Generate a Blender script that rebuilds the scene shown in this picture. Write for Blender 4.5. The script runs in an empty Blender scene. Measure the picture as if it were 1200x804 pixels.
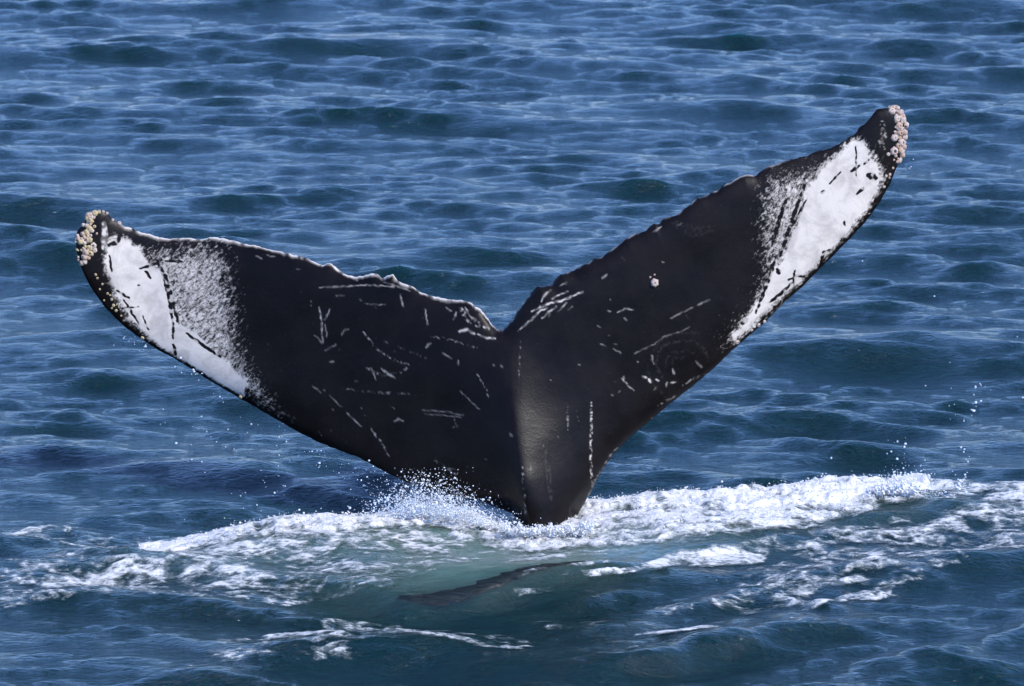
import bpy, math, random
import numpy as np

# ------------------------------------------------------------------ camera, sky, sun, exposure
scn = bpy.context.scene
col = scn.collection
PW, PH = 1200.0, 804.0                      # photograph pixels used for tracing
CAM_H = 6.6
CAM = np.array([0.0, -25.0, CAM_H])         # upper deck of a boat
LENS = 182.5
FPX = PW * LENS / 36.0
PITCH = math.atan2(CAM_H, 25.0) - math.atan2(612 - PH / 2, FPX)

cd = bpy.data.cameras.new('camera')
cam = bpy.data.objects.new('camera', cd)
col.objects.link(cam)
cam.location = CAM
cam.rotation_euler = (math.pi / 2 - PITCH, 0, 0)
cd.lens = LENS
cd.sensor_width = 36.0
cd.clip_start = 0.5
cd.clip_end = 8000
cd.dof.use_dof = True
cd.dof.focus_distance = 25.6
cd.dof.aperture_fstop = 9.0
scn.camera = cam

SUN_AZ = math.radians(52)      # to the right of the direction behind the camera
SUN_EL = math.radians(40)
to_sun = (math.sin(SUN_AZ) * math.cos(SUN_EL), -math.cos(SUN_AZ) * math.cos(SUN_EL), math.sin(SUN_EL))

w = bpy.data.worlds.new('World')
scn.world = w
w.use_nodes = True
nt = w.node_tree
nt.nodes.clear()
sky = nt.nodes.new('ShaderNodeTexSky')
sky.sky_type = 'NISHITA'
sky.sun_disc = False
sky.sun_elevation = SUN_EL
sky.sun_rotation = math.atan2(to_sun[0], to_sun[1])
sky.air_density = 1.0
sky.dust_density = 0.0
sky.ozone_density = 7.0
bg = nt.nodes.new('ShaderNodeBackground')
bg.inputs['Strength'].default_value = 0.15
wo = nt.nodes.new('ShaderNodeOutputWorld')
tint = nt.nodes.new('ShaderNodeMix')          # white balance of the whole sky
tint.data_type = 'RGBA'
tint.blend_type = 'MULTIPLY'
tint.inputs[0].default_value = 1.0
tint.inputs[7].default_value = (0.70, 0.88, 1.36, 1)
gam = nt.nodes.new('ShaderNodeGamma')          # softer rise of brightness towards the horizon
gam.inputs[1].default_value = 0.70
nt.links.new(sky.outputs[0], gam.inputs[0])
nt.links.new(gam.outputs[0], tint.inputs[6])
nt.links.new(tint.outputs[2], bg.inputs[0])
nt.links.new(bg.outputs[0], wo.inputs[0])

sd = bpy.data.lights.new('sun', 'SUN')
sd.energy = 2.0
sd.angle = math.radians(0.53)
sd.color = (1.0, 0.95, 0.88)
so = bpy.data.objects.new('sun', sd)
col.objects.link(so)
so.rotation_euler = (math.pi / 2 - SUN_EL, 0, math.atan2(to_sun[0], -to_sun[1]))

scn.view_settings.view_transform = 'Standard'
scn.view_settings.look = 'None'
scn.view_settings.exposure = 1.52
scn.view_settings.gamma = 1.0
scn.view_settings.use_curve_mapping = False

# ------------------------------------------------------------------ helpers
rng = np.random.default_rng(7)
random.seed(7)
CP, SP = math.cos(PITCH), math.sin(PITCH)


def ray(px, py):
    a = (np.asarray(px, float) - PW / 2) / FPX
    b = -(np.asarray(py, float) - PH / 2) / FPX
    return a + 0 * b, CP + SP * b + 0 * a, -SP + CP * b + 0 * a


def on_depth(px, py, y):
    """point on the sight line at world depth y"""
    dx, dy, dz = ray(px, py)
    t = (y - CAM[1]) / dy
    return np.stack([CAM[0] + dx * t, CAM[1] + dy * t, CAM[2] + dz * t], -1)


def on_water(px, py, z=0.0):
    dx, dy, dz = ray(px, py)
    t = (z - CAM[2]) / dz
    return np.stack([CAM[0] + dx * t, CAM[1] + dy * t, CAM[2] + dz * t], -1)


def to_pixel(x, y, z=0.0):
    rx, ry, rz = x - CAM[0], y - CAM[1], z - CAM[2]
    f = ry * CP - rz * SP
    u = ry * SP + rz * CP
    f = np.where(f < 0.5, 0.5, f)
    return PW / 2 + FPX * rx / f, PH / 2 - FPX * u / f


def smooth(a, b, x):
    t = np.clip((x - a) / (b - a), 0, 1)
    return t * t * (3 - 2 * t)


def _h(ix, iy, seed):
    n = (ix * 374761393 + iy * 668265263 + seed * 1274126177) & 0xFFFFFFFF
    n = ((n ^ (n >> 13)) * 1274126177) & 0xFFFFFFFF
    n = n ^ (n >> 16)
    return (n & 0xFFFF).astype(np.float32) * (2 * math.pi / 65536.0)


def noise(x, y, seed=0):
    x = np.asarray(x, np.float64)
    y = np.asarray(y, np.float64)
    ix = np.floor(x).astype(np.int64)
    iy = np.floor(y).astype(np.int64)
    fx = (x - ix).astype(np.float32)
    fy = (y - iy).astype(np.float32)
    u = fx * fx * fx * (fx * (fx * 6 - 15) + 10)
    v = fy * fy * fy * (fy * (fy * 6 - 15) + 10)
    def g(ox, oy):
        a = _h(ix + ox, iy + oy, seed)
        return np.cos(a) * (fx - ox) + np.sin(a) * (fy - oy)
    a = g(0, 0) * (1 - u) + g(1, 0) * u
    b = g(0, 1) * (1 - u) + g(1, 1) * u
    return (a * (1 - v) + b * v) * 1.5          # about -1..1


def fbm(x, y, octs=4, seed=0, gain=0.5):
    s = 0
    a = 1.0
    n = 0
    for o in range(octs):
        s = s + a * noise(x * 2 ** o, y * 2 ** o, seed + o * 17)
        n += a
        a *= gain
    return s / n


def billow(x, y, octs=4, seed=0, gain=0.55):
    s = 0
    a = 1.0
    n = 0
    for o in range(octs):
        s = s + a * np.abs(noise(x * 2 ** o, y * 2 ** o, seed + o * 17))
        n += a
        a *= gain
    return s / n


def mesh_object(name, verts, faces, mats, parent=None, smooth_shade=True):
    """verts (n,3); faces (m,3) or (m,4) array"""
    me = bpy.data.meshes.new(name)
    verts = np.ascontiguousarray(verts, np.float32)
    faces = np.ascontiguousarray(faces, np.int32)
    k = faces.shape[1]
    me.vertices.add(len(verts))
    me.vertices.foreach_set('co', verts.ravel())
    me.loops.add(faces.size)
    me.loops.foreach_set('vertex_index', faces.ravel())
    me.polygons.add(len(faces))
    me.polygons.foreach_set('loop_start', np.arange(0, faces.size, k, dtype=np.int32))
    me.update(calc_edges=True)
    if smooth_shade:
        me.polygons.foreach_set('use_smooth', np.ones(len(faces), bool))
    for m in (mats if isinstance(mats, (list, tuple)) else [mats]):
        me.materials.append(m)
    o = bpy.data.objects.new(name, me)
    col.objects.link(o)
    if parent is not None:
        o.parent = parent
    return o


def attr(o, name, data, kind='FLOAT'):
    a = o.data.attributes.new(name, kind, 'POINT')
    a.data.foreach_set('value' if kind == 'FLOAT' else 'vector', np.ascontiguousarray(data, np.float32).ravel())


def tag(o, label=None, cat=None, group=None, kind=None):
    if label: o['label'] = label
    if cat: o['category'] = cat
    if group: o['group'] = group
    if kind: o['kind'] = kind
    return o


class Mat:
    def __init__(self, name):
        self.m = bpy.data.materials.new(name)
        self.m.use_nodes = True
        self.t = self.m.node_tree
        self.b = self.t.nodes['Principled BSDF']
        self.out = self.t.nodes['Material Output']
    def n(self, kind, **kw):
        nd = self.t.nodes.new(kind)
        for k, v in kw.items():
            if k in nd.inputs:
                nd.inputs[k].default_value = v
            else:
                setattr(nd, k, v)
        return nd
    def l(self, a, b):
        self.t.links.new(a, b)
    def attr(self, name):
        return self.n('ShaderNodeAttribute', attribute_name=name)
    def math(self, op, a, b=None, c=None, clamp=False):
        nd = self.n('ShaderNodeMath', operation=op, use_clamp=clamp)
        for i, v in enumerate((a, b, c)):
            if v is None: continue
            if isinstance(v, (int, float)): nd.inputs[i].default_value = v
            else: self.l(v, nd.inputs[i])
        return nd.outputs[0]
    def ramp(self, f, lo, hi):
        nd = self.n('ShaderNodeMapRange', interpolation_type='SMOOTHSTEP')
        nd.inputs['From Min'].default_value = lo
        nd.inputs['From Max'].default_value = hi
        self.l(f, nd.inputs['Value'])
        return nd.outputs[0]
    def mix(self, f, a, b):
        nd = self.n('ShaderNodeMix', data_type='RGBA')
        if isinstance(f, (int, float)): nd.inputs[0].default_value = f
        else: self.l(f, nd.inputs[0])
        for i, v in ((6, a), (7, b)):
            if isinstance(v, tuple): nd.inputs[i].default_value = (*v, 1)
            else: self.l(v, nd.inputs[i])
        return nd.outputs[2]
    def noise(self, vec, scale, detail=4, rough=0.55, dist=0.0):
        nd = self.n('ShaderNodeTexNoise')
        nd.inputs['Scale'].default_value = scale
        nd.inputs['Detail'].default_value = detail
        nd.inputs['Roughness'].default_value = rough
        nd.inputs['Distortion'].default_value = dist
        if vec is not None: self.l(vec, nd.inputs['Vector'])
        return nd.outputs[0]
    def scaled(self, vec, s, rz=0.0):
        nd = self.n('ShaderNodeMapping')
        nd.inputs['Scale'].default_value = s
        nd.inputs['Rotation'].default_value = (0, 0, rz)
        self.l(vec, nd.inputs['Vector'])
        return nd.outputs[0]
    def bump(self, h, dist, strength=1.0, prev=None):
        nd = self.n('ShaderNodeBump')
        nd.inputs['Strength'].default_value = strength
        nd.inputs['Distance'].default_value = dist
        self.l(h, nd.inputs['Height'])
        if prev is not None: self.l(prev, nd.inputs['Normal'])
        return nd.outputs[0]


# ------------------------------------------------------------------ materials of the setting
def water_material():
    M = Mat('sea_water')
    geo = M.n('ShaderNodeTexCoord').outputs['Object']
    aer = M.attr('aeration').outputs['Fac']
    n = M.noise(M.scaled(geo, (2.2, 5.0, 1.0)), 1.6, 5, 0.6, 0.6)
    a2 = M.math('MULTIPLY', aer, M.ramp(n, 0.25, 0.75))
    a3 = M.math('ADD', M.math('MULTIPLY', aer, 0.55), M.math('MULTIPLY', a2, 0.45))
    c = M.mix(a3, (0.0011, 0.0135, 0.0108), (0.095, 0.170, 0.137))
    M.l(c, M.b.inputs['Base Color'])
    M.b.inputs['Roughness'].default_value = 0.065
    M.b.inputs['Subsurface Weight'].default_value = 1.0
    M.b.inputs['Subsurface Radius'].default_value = (0.3, 0.9, 1.0)
    M.b.inputs['Subsurface Scale'].default_value = 0.5
    M.b.inputs['IOR'].default_value = 1.333
    r1 = M.noise(M.scaled(geo, (1.0, 1.7, 1.0), 0.25), 15.0, 5, 0.6, 0.8)
    r2 = M.noise(M.scaled(geo, (1.0, 2.2, 1.0), -0.25), 34.0, 3, 0.5, 0.3)
    calm = M.attr('calm').outputs['Fac']
    st = M.math('SUBTRACT', 1.0, M.math('MULTIPLY', calm, 0.75))
    h = M.math('MULTIPLY', M.math('ADD', M.math('MULTIPLY', r1, 0.023), M.math('MULTIPLY', r2, 0.0055)), st)
    M.l(M.bump(h, 1.0), M.b.inputs['Normal'])
    return M.m


def foam_material():
    M = Mat('foam')
    geo = M.n('ShaderNodeTexCoord').outputs['Object']
    d = M.attr('froth_amount').outputs['Fac']
    n1 = M.noise(M.scaled(geo, (1.0, 1.5, 1.0)), 30.0, 5, 0.65, 0.4)
    n2 = M.noise(geo, 110.0, 3, 0.6)
    n0 = M.noise(M.scaled(geo, (1.0, 1.3, 1.0)), 13.0, 5, 0.7, 1.0)
    m = M.math('ADD', d, M.math('MULTIPLY', M.math('SUBTRACT', n1, 0.5), 1.0))
    m = M.math('ADD', m, M.math('MULTIPLY', M.math('SUBTRACT', n0, 0.5), 1.1))
    m = M.math('ADD', m, M.math('MULTIPLY', M.math('SUBTRACT', n2, 0.5), 0.35))
    a = M.ramp(m, 0.32, 1.12)
    thick = M.ramp(m, 0.55, 1.15)
    c = M.mix(thick, (0.40, 0.45, 0.43), (0.68, 0.655, 0.615))
    M.l(c, M.b.inputs['Base Color'])
    M.b.inputs['Roughness'].default_value = 0.45
    M.b.inputs['IOR'].default_value = 1.2
    M.b.inputs['Subsurface Weight'].default_value = 0.0
    M.l(M.bump(M.math('ADD', n1, M.math('MULTIPLY', n2, 0.3)), 0.016), M.b.inputs['Normal'])
    M.l(M.math('MULTIPLY', a, M.math('ADD', M.math('MULTIPLY', thick, 0.3), 0.7)), M.b.inputs['Alpha'])
    return M.m


def spray_material():
    M = Mat('spray_drops')
    M.b.inputs['Base Color'].default_value = (0.9, 0.93, 0.95, 1)
    M.b.inputs['Roughness'].default_value = 0.12
    M.b.inputs['IOR'].default_value = 1.333
    M.b.inputs['Transmission Weight'].default_value = 0.45
    return M.m


def froth_material():
    M = Mat('froth')
    geo = M.n('ShaderNodeTexCoord').outputs['Object']
    M.l(M.mix(M.noise(geo, 40.0, 3), (0.55, 0.57, 0.57), (0.78, 0.77, 0.75)), M.b.inputs['Base Color'])
    M.b.inputs['Roughness'].default_value = 0.35
    return M.m


MW, MF, MS, MF2 = water_material(), foam_material(), spray_material(), froth_material()

# ------------------------------------------------------------------ the sea surface
# choppy wind sea: trochoidal waves of 0.1 to 7 m
waves = []
lam_edges = np.geomspace(0.07, 4.4, 7)
SIG = [0.036, 0.062, 0.100, 0.100, 0.056, 0.030]
for k in range(6):
    nn = 34
    for i in range(nn):
        lam = math.exp(rng.uniform(math.log(lam_edges[k]), math.log(lam_edges[k + 1])))
        kk = 2 * math.pi / lam
        spread = (24, 22, 20, 18, 16, 14)[k]
        side = (16, 17, 18, 18, 16, 12)[k] * (1 if i % 5 < 3 else -1)      # two crossing trains
        ang = math.radians(-101 + side + rng.normal() * spread * 0.8)
        amp = SIG[k] * math.sqrt(2.0 / nn) / kk
        waves.append((kk * math.cos(ang), kk * math.sin(ang), amp, rng.uniform(0, 2 * math.pi), lam, math.cos(ang), math.sin(ang)))


def poly_y(pts, x):
    p = np.array(pts, float)
    return np.interp(x, p[:, 0], p[:, 1])


lip_px = [(380, 690), (430, 701), (480, 713), (560, 706), (640, 686), (740, 663), (850, 645), (1000, 622)]
lip_w = on_water(*np.array(lip_px, float).T)
ridge_right = on_water(*np.array([(640, 608), (700, 600), (760, 598), (850, 600), (950, 592), (1050, 588), (1130, 584), (1220, 584), (1400, 590)], float).T)
ridge_left = on_water(*np.array([(200, 640), (280, 630), (350, 622), (420, 618), (500, 612), (580, 612)], float).T)


def local_height(x, y):
    """the churn thrown up by the tail and one broad swell"""
    h = np.zeros_like(x)
    # ridge of churned water behind and right of the tail
    yr = np.interp(x, ridge_right[:, 0], ridge_right[:, 1])
    d = y - yr
    e = smooth(0.1, 0.7, x) * (1 - smooth(3.0, 4.6, x))
    h += e * (0.045 + 0.01 * smooth(0.8, 1.9, x)) * np.where(d > 0, np.exp(-(d / 0.16) ** 2), np.exp(-(d / 0.42) ** 2))
    yl = np.interp(x, ridge_left[:, 0], ridge_left[:, 1])
    d = y - yl
    e = smooth(-1.8, -1.1, x) * (1 - smooth(-0.25, 0.1, x))
    h += e * 0.06 * np.where(d > 0, np.exp(-(d / 0.16) ** 2), np.exp(-(d / 0.45) ** 2))
    # edge of the smooth footprint in front of the tail
    yp = np.interp(x, lip_w[:, 0], lip_w[:, 1])
    d = y - yp
    e = smooth(-1.1, -0.6, x) * (1 - smooth(0.9, 1.6, x))
    h += e * 0.045 * smooth(-0.22, 0.05, d) * (1 - smooth(0.1, 1.3, d))
    # broad swell rising to the right
    h += 0.03 * np.exp(-(((x - 2.6) / 1.6) ** 2 + ((y + 0.6) / 1.3) ** 2))
    # crossing swell running diagonally through the foreground
    win = np.exp(-(((x - 1.5) / 1.7) ** 2 + ((y + 2.3) / 1.3) ** 2))
    for lam, amp, ang, ph in ((1.05, 0.030, 128, 0.4), (0.72, 0.016, 118, 2.0), (0.46, 0.010, 136, 4.1), (0.33, 0.007, 124, 1.1)):
        p = 2 * math.pi / lam * (x * math.cos(math.radians(ang)) + y * math.sin(math.radians(ang))) + ph
        h += win * amp * (np.cos(p) - 0.2 * np.sin(2 * p))
    return h


def calm_field(x, y):
    yp = np.interp(x, lip_w[:, 0], lip_w[:, 1])
    d = y - yp
    e = smooth(-1.2, -0.5, x) * (1 - smooth(0.6, 1.3, x))
    c = e * smooth(-0.15, 0.1, d) * (1 - smooth(0.9, 1.5, d))
    return c


def sea_point(x, y, spacing):
    x = np.asarray(x, np.float32)
    y = np.asarray(y, np.float32)
    calm = calm_field(x, y)
    churn = (np.exp(-((y - 0.2) / 1.1) ** 2) * np.exp(-((x - 0.6) / 2.8) ** 4)).astype(np.float32)
    gust = np.clip(0.80 + 1.4 * fbm(x / 1.1, y / 1.5, 3, 91), 0.42, 2.0).astype(np.float32)
    group = np.clip(0.75 + 1.4 * fbm(x / 2.4, y / 3.0, 2, 191), 0.35, 1.8).astype(np.float32)
    X = x.copy(); Y = y.copy(); Z = np.zeros_like(x)
    for kx, ky, a, ph, lam, cx, cy in waves:
        f = np.clip(lam / (3.0 * spacing) - 1.0, 0, 1)
        if lam < 0.9:
            f = f * gust * (1 - 0.9 * calm)
        elif lam < 3:
            f = f * group * (1 - 0.6 * calm)
        if lam > 1.2:
            f = f * (1 - 0.75 * churn)
        p = (kx * x + ky * y + ph).astype(np.float32)
        s, c = np.sin(p), np.cos(p)
        A = (a * f).astype(np.float32)
        Z += A * (c + (0.62 if lam > 0.25 else 0.25) * s * c)      # steeper fronts, flatter backs
        q = 0.75 if lam < 0.3 else 1.0
        X -= q * A * cx * s
        Y -= q * A * cy * s
    Z = Z + local_height(x, y)
    return X, Y, Z, calm


def rows_cols():
    ys = [-4.2]
    while ys[-1] < 19.5:
        s = 0.0125 if ys[-1] < 2.5 else 0.0125 + (ys[-1] - 2.5) * 0.0009
        ys.append(ys[-1] + s)
    far = [ys[-1]]
    s = 0.06
    while far[-1] < 5500:
        s *= 1.22
        far.append(far[-1] + s)
    near = [ys[0]]
    s = 0.03
    while near[-1] > -400:
        s *= 1.25
        near.append(near[-1] - s)
    Y = np.array(near[:0:-1] + ys + far[1:])
    u = list(np.linspace(-1, 1, 620))
    side = [1.0]
    s = 0.006
    while side[-1] < 900:
        s *= 1.3
        side.append(side[-1] + s)
    U = np.array([-v for v in side[:0:-1]] + u + side[1:])
    return Y, U


def aeration_field(px, py):
    def blob(cx, cy, rx, ry, rot=0.0):
        dx, dy = px - cx, py - cy
        c, s = math.cos(rot), math.sin(rot)
        a = (dx * c + dy * s) / rx
        b = (-dx * s + dy * c) / ry
        return np.exp(-(a * a + b * b))
    a = 0.95 * blob(660, 638, 170, 24) + 0.95 * blob(600, 664, 170, 25, -0.12) + 0.5 * blob(430, 640, 160, 26)
    a += 0.35 * blob(860, 612, 180, 18, -0.06) + 0.35 * blob(560, 685, 110, 13, -0.15) + 0.3 * blob(260, 660, 150, 24)
    a += 0.10 * blob(1100, 605, 160, 18)
    return np.clip(a, 0, 1)


Yr, Uc = rows_cols()
hw = 3.2 + 0.085 * np.clip(Yr + 4.2, 0, 40)
GX = Uc[None, :] * hw[:, None]
GY = np.repeat(Yr[:, None], len(Uc), 1)
sp_y = np.gradient(Yr)[:, None]
sp_x = np.gradient(Uc)[None, :] * hw[:, None]
SPC = np.maximum(sp_x, sp_y).astype(np.float32)
X, Y, Z, CALM = sea_point(GX.ravel(), GY.ravel(), SPC.ravel())
px, py = to_pixel(GX.ravel(), GY.ravel())
inz = (np.abs(GX.ravel()) < 5) & (np.abs(GY.ravel()) < 4)
AER = np.where(inz, aeration_field(px, py), 0)
nr, nc = GX.shape
idx = np.arange(nr * nc).reshape(nr, nc)
F = np.stack([idx[:-1, :-1], idx[:-1, 1:], idx[1:, 1:], idx[1:, :-1]], -1).reshape(-1, 4)
sea = mesh_object('sea', np.stack([X, Y, Z], -1), F, MW)
attr(sea, 'aeration', AER)
attr(sea, 'calm', CALM)
tag(sea, 'choppy deep blue open sea with teal wave faces', None, None, 'structure')

# ------------------------------------------------------------------ foam
# strokes: (polyline in photo pixels on the water, half height, density)
strokes = [
    # right band behind the tail
    ([(650, 628), (720, 618), (800, 614), (880, 610), (960, 601), (1040, 592)], [26, 30, 30, 26, 20, 12], 0.98),
    ([(640, 612), (700, 600), (780, 601), (850, 603), (950, 593), (1040, 585), (1100, 582)], [10, 10, 11, 12, 13, 11, 7], 1.15),
    ([(980, 592), (1060, 586), (1130, 586), (1215, 588)], [9, 14, 15, 13], 0.78),
    # under and before the stem
    ([(520, 622), (580, 628), (640, 630), (700, 632), (780, 634), (860, 626)], [16, 18, 19, 19, 14, 8], 0.98),
    ([(500, 650), (600, 650), (700, 648), (820, 640)], [12, 14, 12, 8], 0.42),
    # left band
    ([(150, 640), (220, 633), (280, 628), (350, 622), (420, 618), (500, 612), (580, 614)], [6, 9, 13, 15, 15, 14, 12], 1.0),
    ([(200, 655), (280, 648), (380, 642), (480, 638), (560, 636)], [10, 14, 16, 16, 12], 0.72),
    ([(300, 665), (400, 660), (480, 662), (560, 660)], [10, 12, 12, 9], 0.47),
    ([(0, 664), (50, 660), (110, 652), (170, 652)], [6, 8, 9, 6], 0.50),
    ([(30, 690), (100, 684), (150, 676), (230, 674), (330, 682)], [6, 9, 10, 10, 6], 0.68),
    ([(90, 688), (140, 686), (190, 688)], [4, 6, 4], 0.75),
    ([(110, 676), (150, 672), (200, 680)], [3, 7, 4], 0.8),
    ([(160, 702), (200, 702), (260, 698), (340, 702), (420, 690)], [5, 7, 10, 10, 7], 0.43),
    ([(0, 625), (60, 622), (120, 628), (200, 640)], [6, 12, 14, 8], 0.34),
    ([(340, 680), (400, 678), (450, 682)], [4, 7, 4], 0.62),
    ([(-10, 690), (120, 678), (300, 670), (450, 672), (520, 668)], [26, 30, 32, 26, 12], 0.47),
    ([(150, 650), (300, 655), (450, 650), (600, 655), (760, 650)], [16, 22, 22, 18, 10], 0.50),
    ([(380, 735), (450, 742), (560, 748), (640, 752)], [14, 16, 14, 6], 0.36),
    ([(230, 775), (330, 765), (430, 758)], [8, 10, 8], 0.36),
    ([(860, 690), (960, 672), (1080, 645), (1220, 622)], [14, 26, 30, 26], 0.50),
    ([(760, 720), (860, 712), (960, 704)], [6, 10, 8], 0.34),
    # small broken crest in front, left
    ([(295, 756), (340, 750), (380, 746), (420, 744)], [4, 7, 8, 4], 0.74),
    ([(200, 790), (240, 780), (290, 770), (310, 766)], [3, 4, 4, 3], 0.60),
    ([(440, 752), (500, 752), (560, 756), (620, 762)], [4, 6, 6, 3], 0.62),
    ([(420, 726), (470, 730), (520, 738)], [4, 5, 4], 0.48),
    ([(250, 760), (300, 757)], [3, 3], 0.45),
    ([(340, 774), (380, 772), (410, 774)], [3, 5, 3], 0.42),
    # streaks right of the footprint
    ([(745, 676), (780, 668), (830, 660), (880, 652), (910, 648)], [3, 7, 9, 9, 5], 0.82),
    ([(660, 686), (720, 680), (760, 676)], [2, 2, 2], 0.6),
    ([(600, 693), (660, 681), (720, 672)], [2, 2, 2], 0.55),
    ([(880, 648), (930, 640), (1000, 630), (1080, 622)], [5, 9, 10, 6], 0.66),
    ([(900, 706), (960, 690), (1010, 676), (1060, 660), (1110, 648)], [3, 8, 11, 11, 6], 0.62),
    ([(940, 716), (1000, 702), (1060, 688), (1100, 676)], [2, 5, 7, 5], 0.58),
    ([(1010, 705), (1060, 692)], [3, 4], 0.7),
    ([(1060, 634), (1120, 620), (1180, 606), (1220, 596)], [6, 11, 13, 12], 0.70),
    ([(1120, 660), (1150, 650), (1175, 640)], [3, 6, 4], 0.66),
    ([(1140, 640), (1180, 628), (1220, 620)], [4, 8, 8], 0.50),
    ([(745, 744), (790, 740), (830, 733), (860, 732)], [3, 4, 4, 3], 0.66),
    ([(620, 732), (680, 728), (740, 730), (780, 733)], [4, 4, 3, 3], 0.40),
    ([(860, 712), (880, 706), (900, 700)], [3, 5, 3], 0.48),
    ([(715, 780), (740, 772), (765, 764)], [2, 3, 2], 0.62),
    ([(600, 702), (630, 698), (650, 696)], [2, 2, 2], 0.55),
    ([(900, 735), (960, 728)], [3, 3], 0.35),
]


def foam_density(px, py, x, y):
    d = np.full(px.shape, 0.0)
    wx = px + 7 * fbm(x * 5, y * 3, 2, 301)
    wy = py + 6 * fbm(x * 3.2, y * 2.4, 3, 302)
    for pts, hws, dens in strokes:
        p = np.array(pts, float)
        x0, x1 = p[0, 0], p[-1, 0]
        m = (px > x0 - 30) & (px < x1 + 30)
        if not m.any(): continue
        xx = wx[m]
        yc = np.interp(xx, p[:, 0], p[:, 1])
        h = np.interp(xx, p[:, 0], np.array(hws, float)) * 1.25
        r = np.abs(wy[m] - yc) / h
        f = dens * np.clip(1.55 * (1 - r * r), 0, 1)
        ed = min(18.0, (x1 - x0) * 0.3)
        f = f * smooth(x0 - 8, x0 + ed, xx) * (1 - smooth(x1 - ed, x1 + 8, xx))
        d[m] = np.maximum(d[m], f)
    return d


fx = np.arange(-2.9, 2.9, 0.0065)
fy = np.arange(-3.4, 1.25, 0.010)
FX, FY = np.meshgrid(fx, fy)
FX = FX.ravel(); FY = FY.ravel()
fpx, fpy = to_pixel(FX, FY)
D0 = foam_density(fpx, fpy, FX, FY)
wxx = FX + 0.10 * fbm(FX * 4, FY * 3, 3, 5)
wyy = FY + 0.12 * fbm(FX * 4, FY * 3, 3, 9)
lace = 0.55 - 2.4 * np.abs(fbm(wxx * 4.6, wyy * 5.0, 3, 21))
lace2 = 0.45 - 2.2 * np.abs(fbm(wxx * 10, wyy * 11, 2, 23))
cl = fbm(wxx * 2.8, wyy * 3.6, 4, 44, 0.6)
cl2 = fbm(wxx * 9.0, wyy * 10.0, 3, 46, 0.6)
nf = 0.42 * lace + 0.30 * lace2 + 0.55 * cl + 0.35 * cl2
DENS = D0 * 0.93 + nf * np.clip(1.25 - 0.5 * D0, 0.5, 1.2)
DENS = np.clip(DENS, 0, 1.4) * smooth(0.02, 0.25, D0)
keepv = DENS > 0.15
nfy, nfx = len(fy), len(fx)
kg = keepv.reshape(nfy, nfx)
fi = np.arange(nfy * nfx).reshape(nfy, nfx)
kq = kg[:-1, :-1] | kg[:-1, 1:] | kg[1:, 1:] | kg[1:, :-1]
Q = np.stack([fi[:-1, :-1], fi[:-1, 1:], fi[1:, 1:], fi[1:, :-1]], -1)[kq]
used = np.unique(Q)
remap = np.full(nfy * nfx, -1)
remap[used] = np.arange(len(used))
Q = remap[Q]
fxu, fyu, du = FX[used], FY[used], DENS[used]
SX, SY, SZ, _ = sea_point(fxu, fyu, np.float32(0.013))
bl = billow(fxu * 9, fyu * 7, 4, 61)
bl2 = billow(fxu * 3.2, fyu * 2.6, 3, 71)
d0u = D0[used]
lump = 0.004 + 0.006 * smooth(0.5, 1.0, du) + smooth(0.80, 1.15, d0u) * smooth(0.5, 1.1, du) * (0.040 * bl + 0.050 * bl2)
foam_v = np.stack([SX, SY, SZ + lump], -1)
foam = mesh_object('sea_foam', foam_v, Q, MF)
attr(foam, 'froth_amount', du)
tag(foam, 'white churned foam and lacy streaks on the water around the tail', 'foam', None, 'stuff')

# ------------------------------------------------------------------ the whale's tail
T_px = [(89, 276), (91, 270), (99, 262), (101, 254), (110, 246.5), (119, 246), (126, 249), (132, 257), (147, 265), (167, 272), (185, 278),
        (200, 280), (220, 279), (235, 281), (250, 277), (267, 280), (285, 285), (305, 290), (335, 296), (360, 303), (373, 309),
        (378, 310), (387, 308.5), (399, 318), (415, 325), (423, 323), (427, 323), (435, 320), (443, 322), (448, 326), (455, 322),
        (461, 321), (466, 329), (483.5, 336), (494, 343), (512, 347.6), (529, 351.5), (540, 351.5), (553, 356), (564, 363.5),
        (571, 373), (577, 381), (583, 386), (590, 386), (595, 381), (600.5, 375), (609, 361), (620, 347.5), (631, 335.5), (647, 333.5),
        (656, 321), (672, 317), (685, 309), (700, 302.5), (715, 294), (732, 280), (750, 272.5), (760, 266), (766, 260), (772, 261),
        (785, 254), (795, 249), (807, 240), (820, 231.5), (840, 223.5), (856, 214), (872, 205), (886, 205.5), (901, 194), (915, 191.5),
        (939, 183.5), (959, 177.7), (979, 169.7), (999, 157.8), (1015, 142), (1027, 130), (1037, 127), (1048, 126), (1056, 131), (1060, 142), (1061, 150)]
L_px = [(89, 284), (90, 295), (94, 311), (100, 325), (110, 342.5), (125, 362.5), (142.5, 380), (165, 397), (185, 410), (207, 422), (233, 438),
        (257, 453), (283, 468), (313, 485), (347, 505), (373, 518), (400, 529), (420, 536), (444, 549), (477, 566), (510, 576),
        (540, 583), (570, 590), (600, 602), (612, 616), (620, 660), (624, 720), (626, 800), (645, 812), (668, 800), (664, 720), (664, 660), (672, 612),
        (684, 591), (693, 576), (705, 552), (720, 531), (741, 510), (765, 490.5), (780, 477), (815, 450), (840, 428.5), (856, 412.5),
        (872, 398.5), (893.6, 380.5), (919.5, 354), (939.5, 337), (959, 317), (979, 297), (995, 281), (1015, 259), (1031, 237), (1043, 215.5),
        (1051, 196), (1057, 182), (1060, 168), (1061, 158)]
knots = [((89, 276), (89, 284)), ((250, 277), (185, 410)), ((387, 308.5), (347, 505)), ((553, 356), (540, 583)), ((577, 381), (612, 616)),
         ((590, 386), (645, 812)), ((609, 361), (672, 612)), ((631, 335.5), (705, 552)), ((750, 272.5), (780, 477)), ((901, 194), (919.5, 354)),
         ((1061, 150), (1061, 158))]


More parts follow.
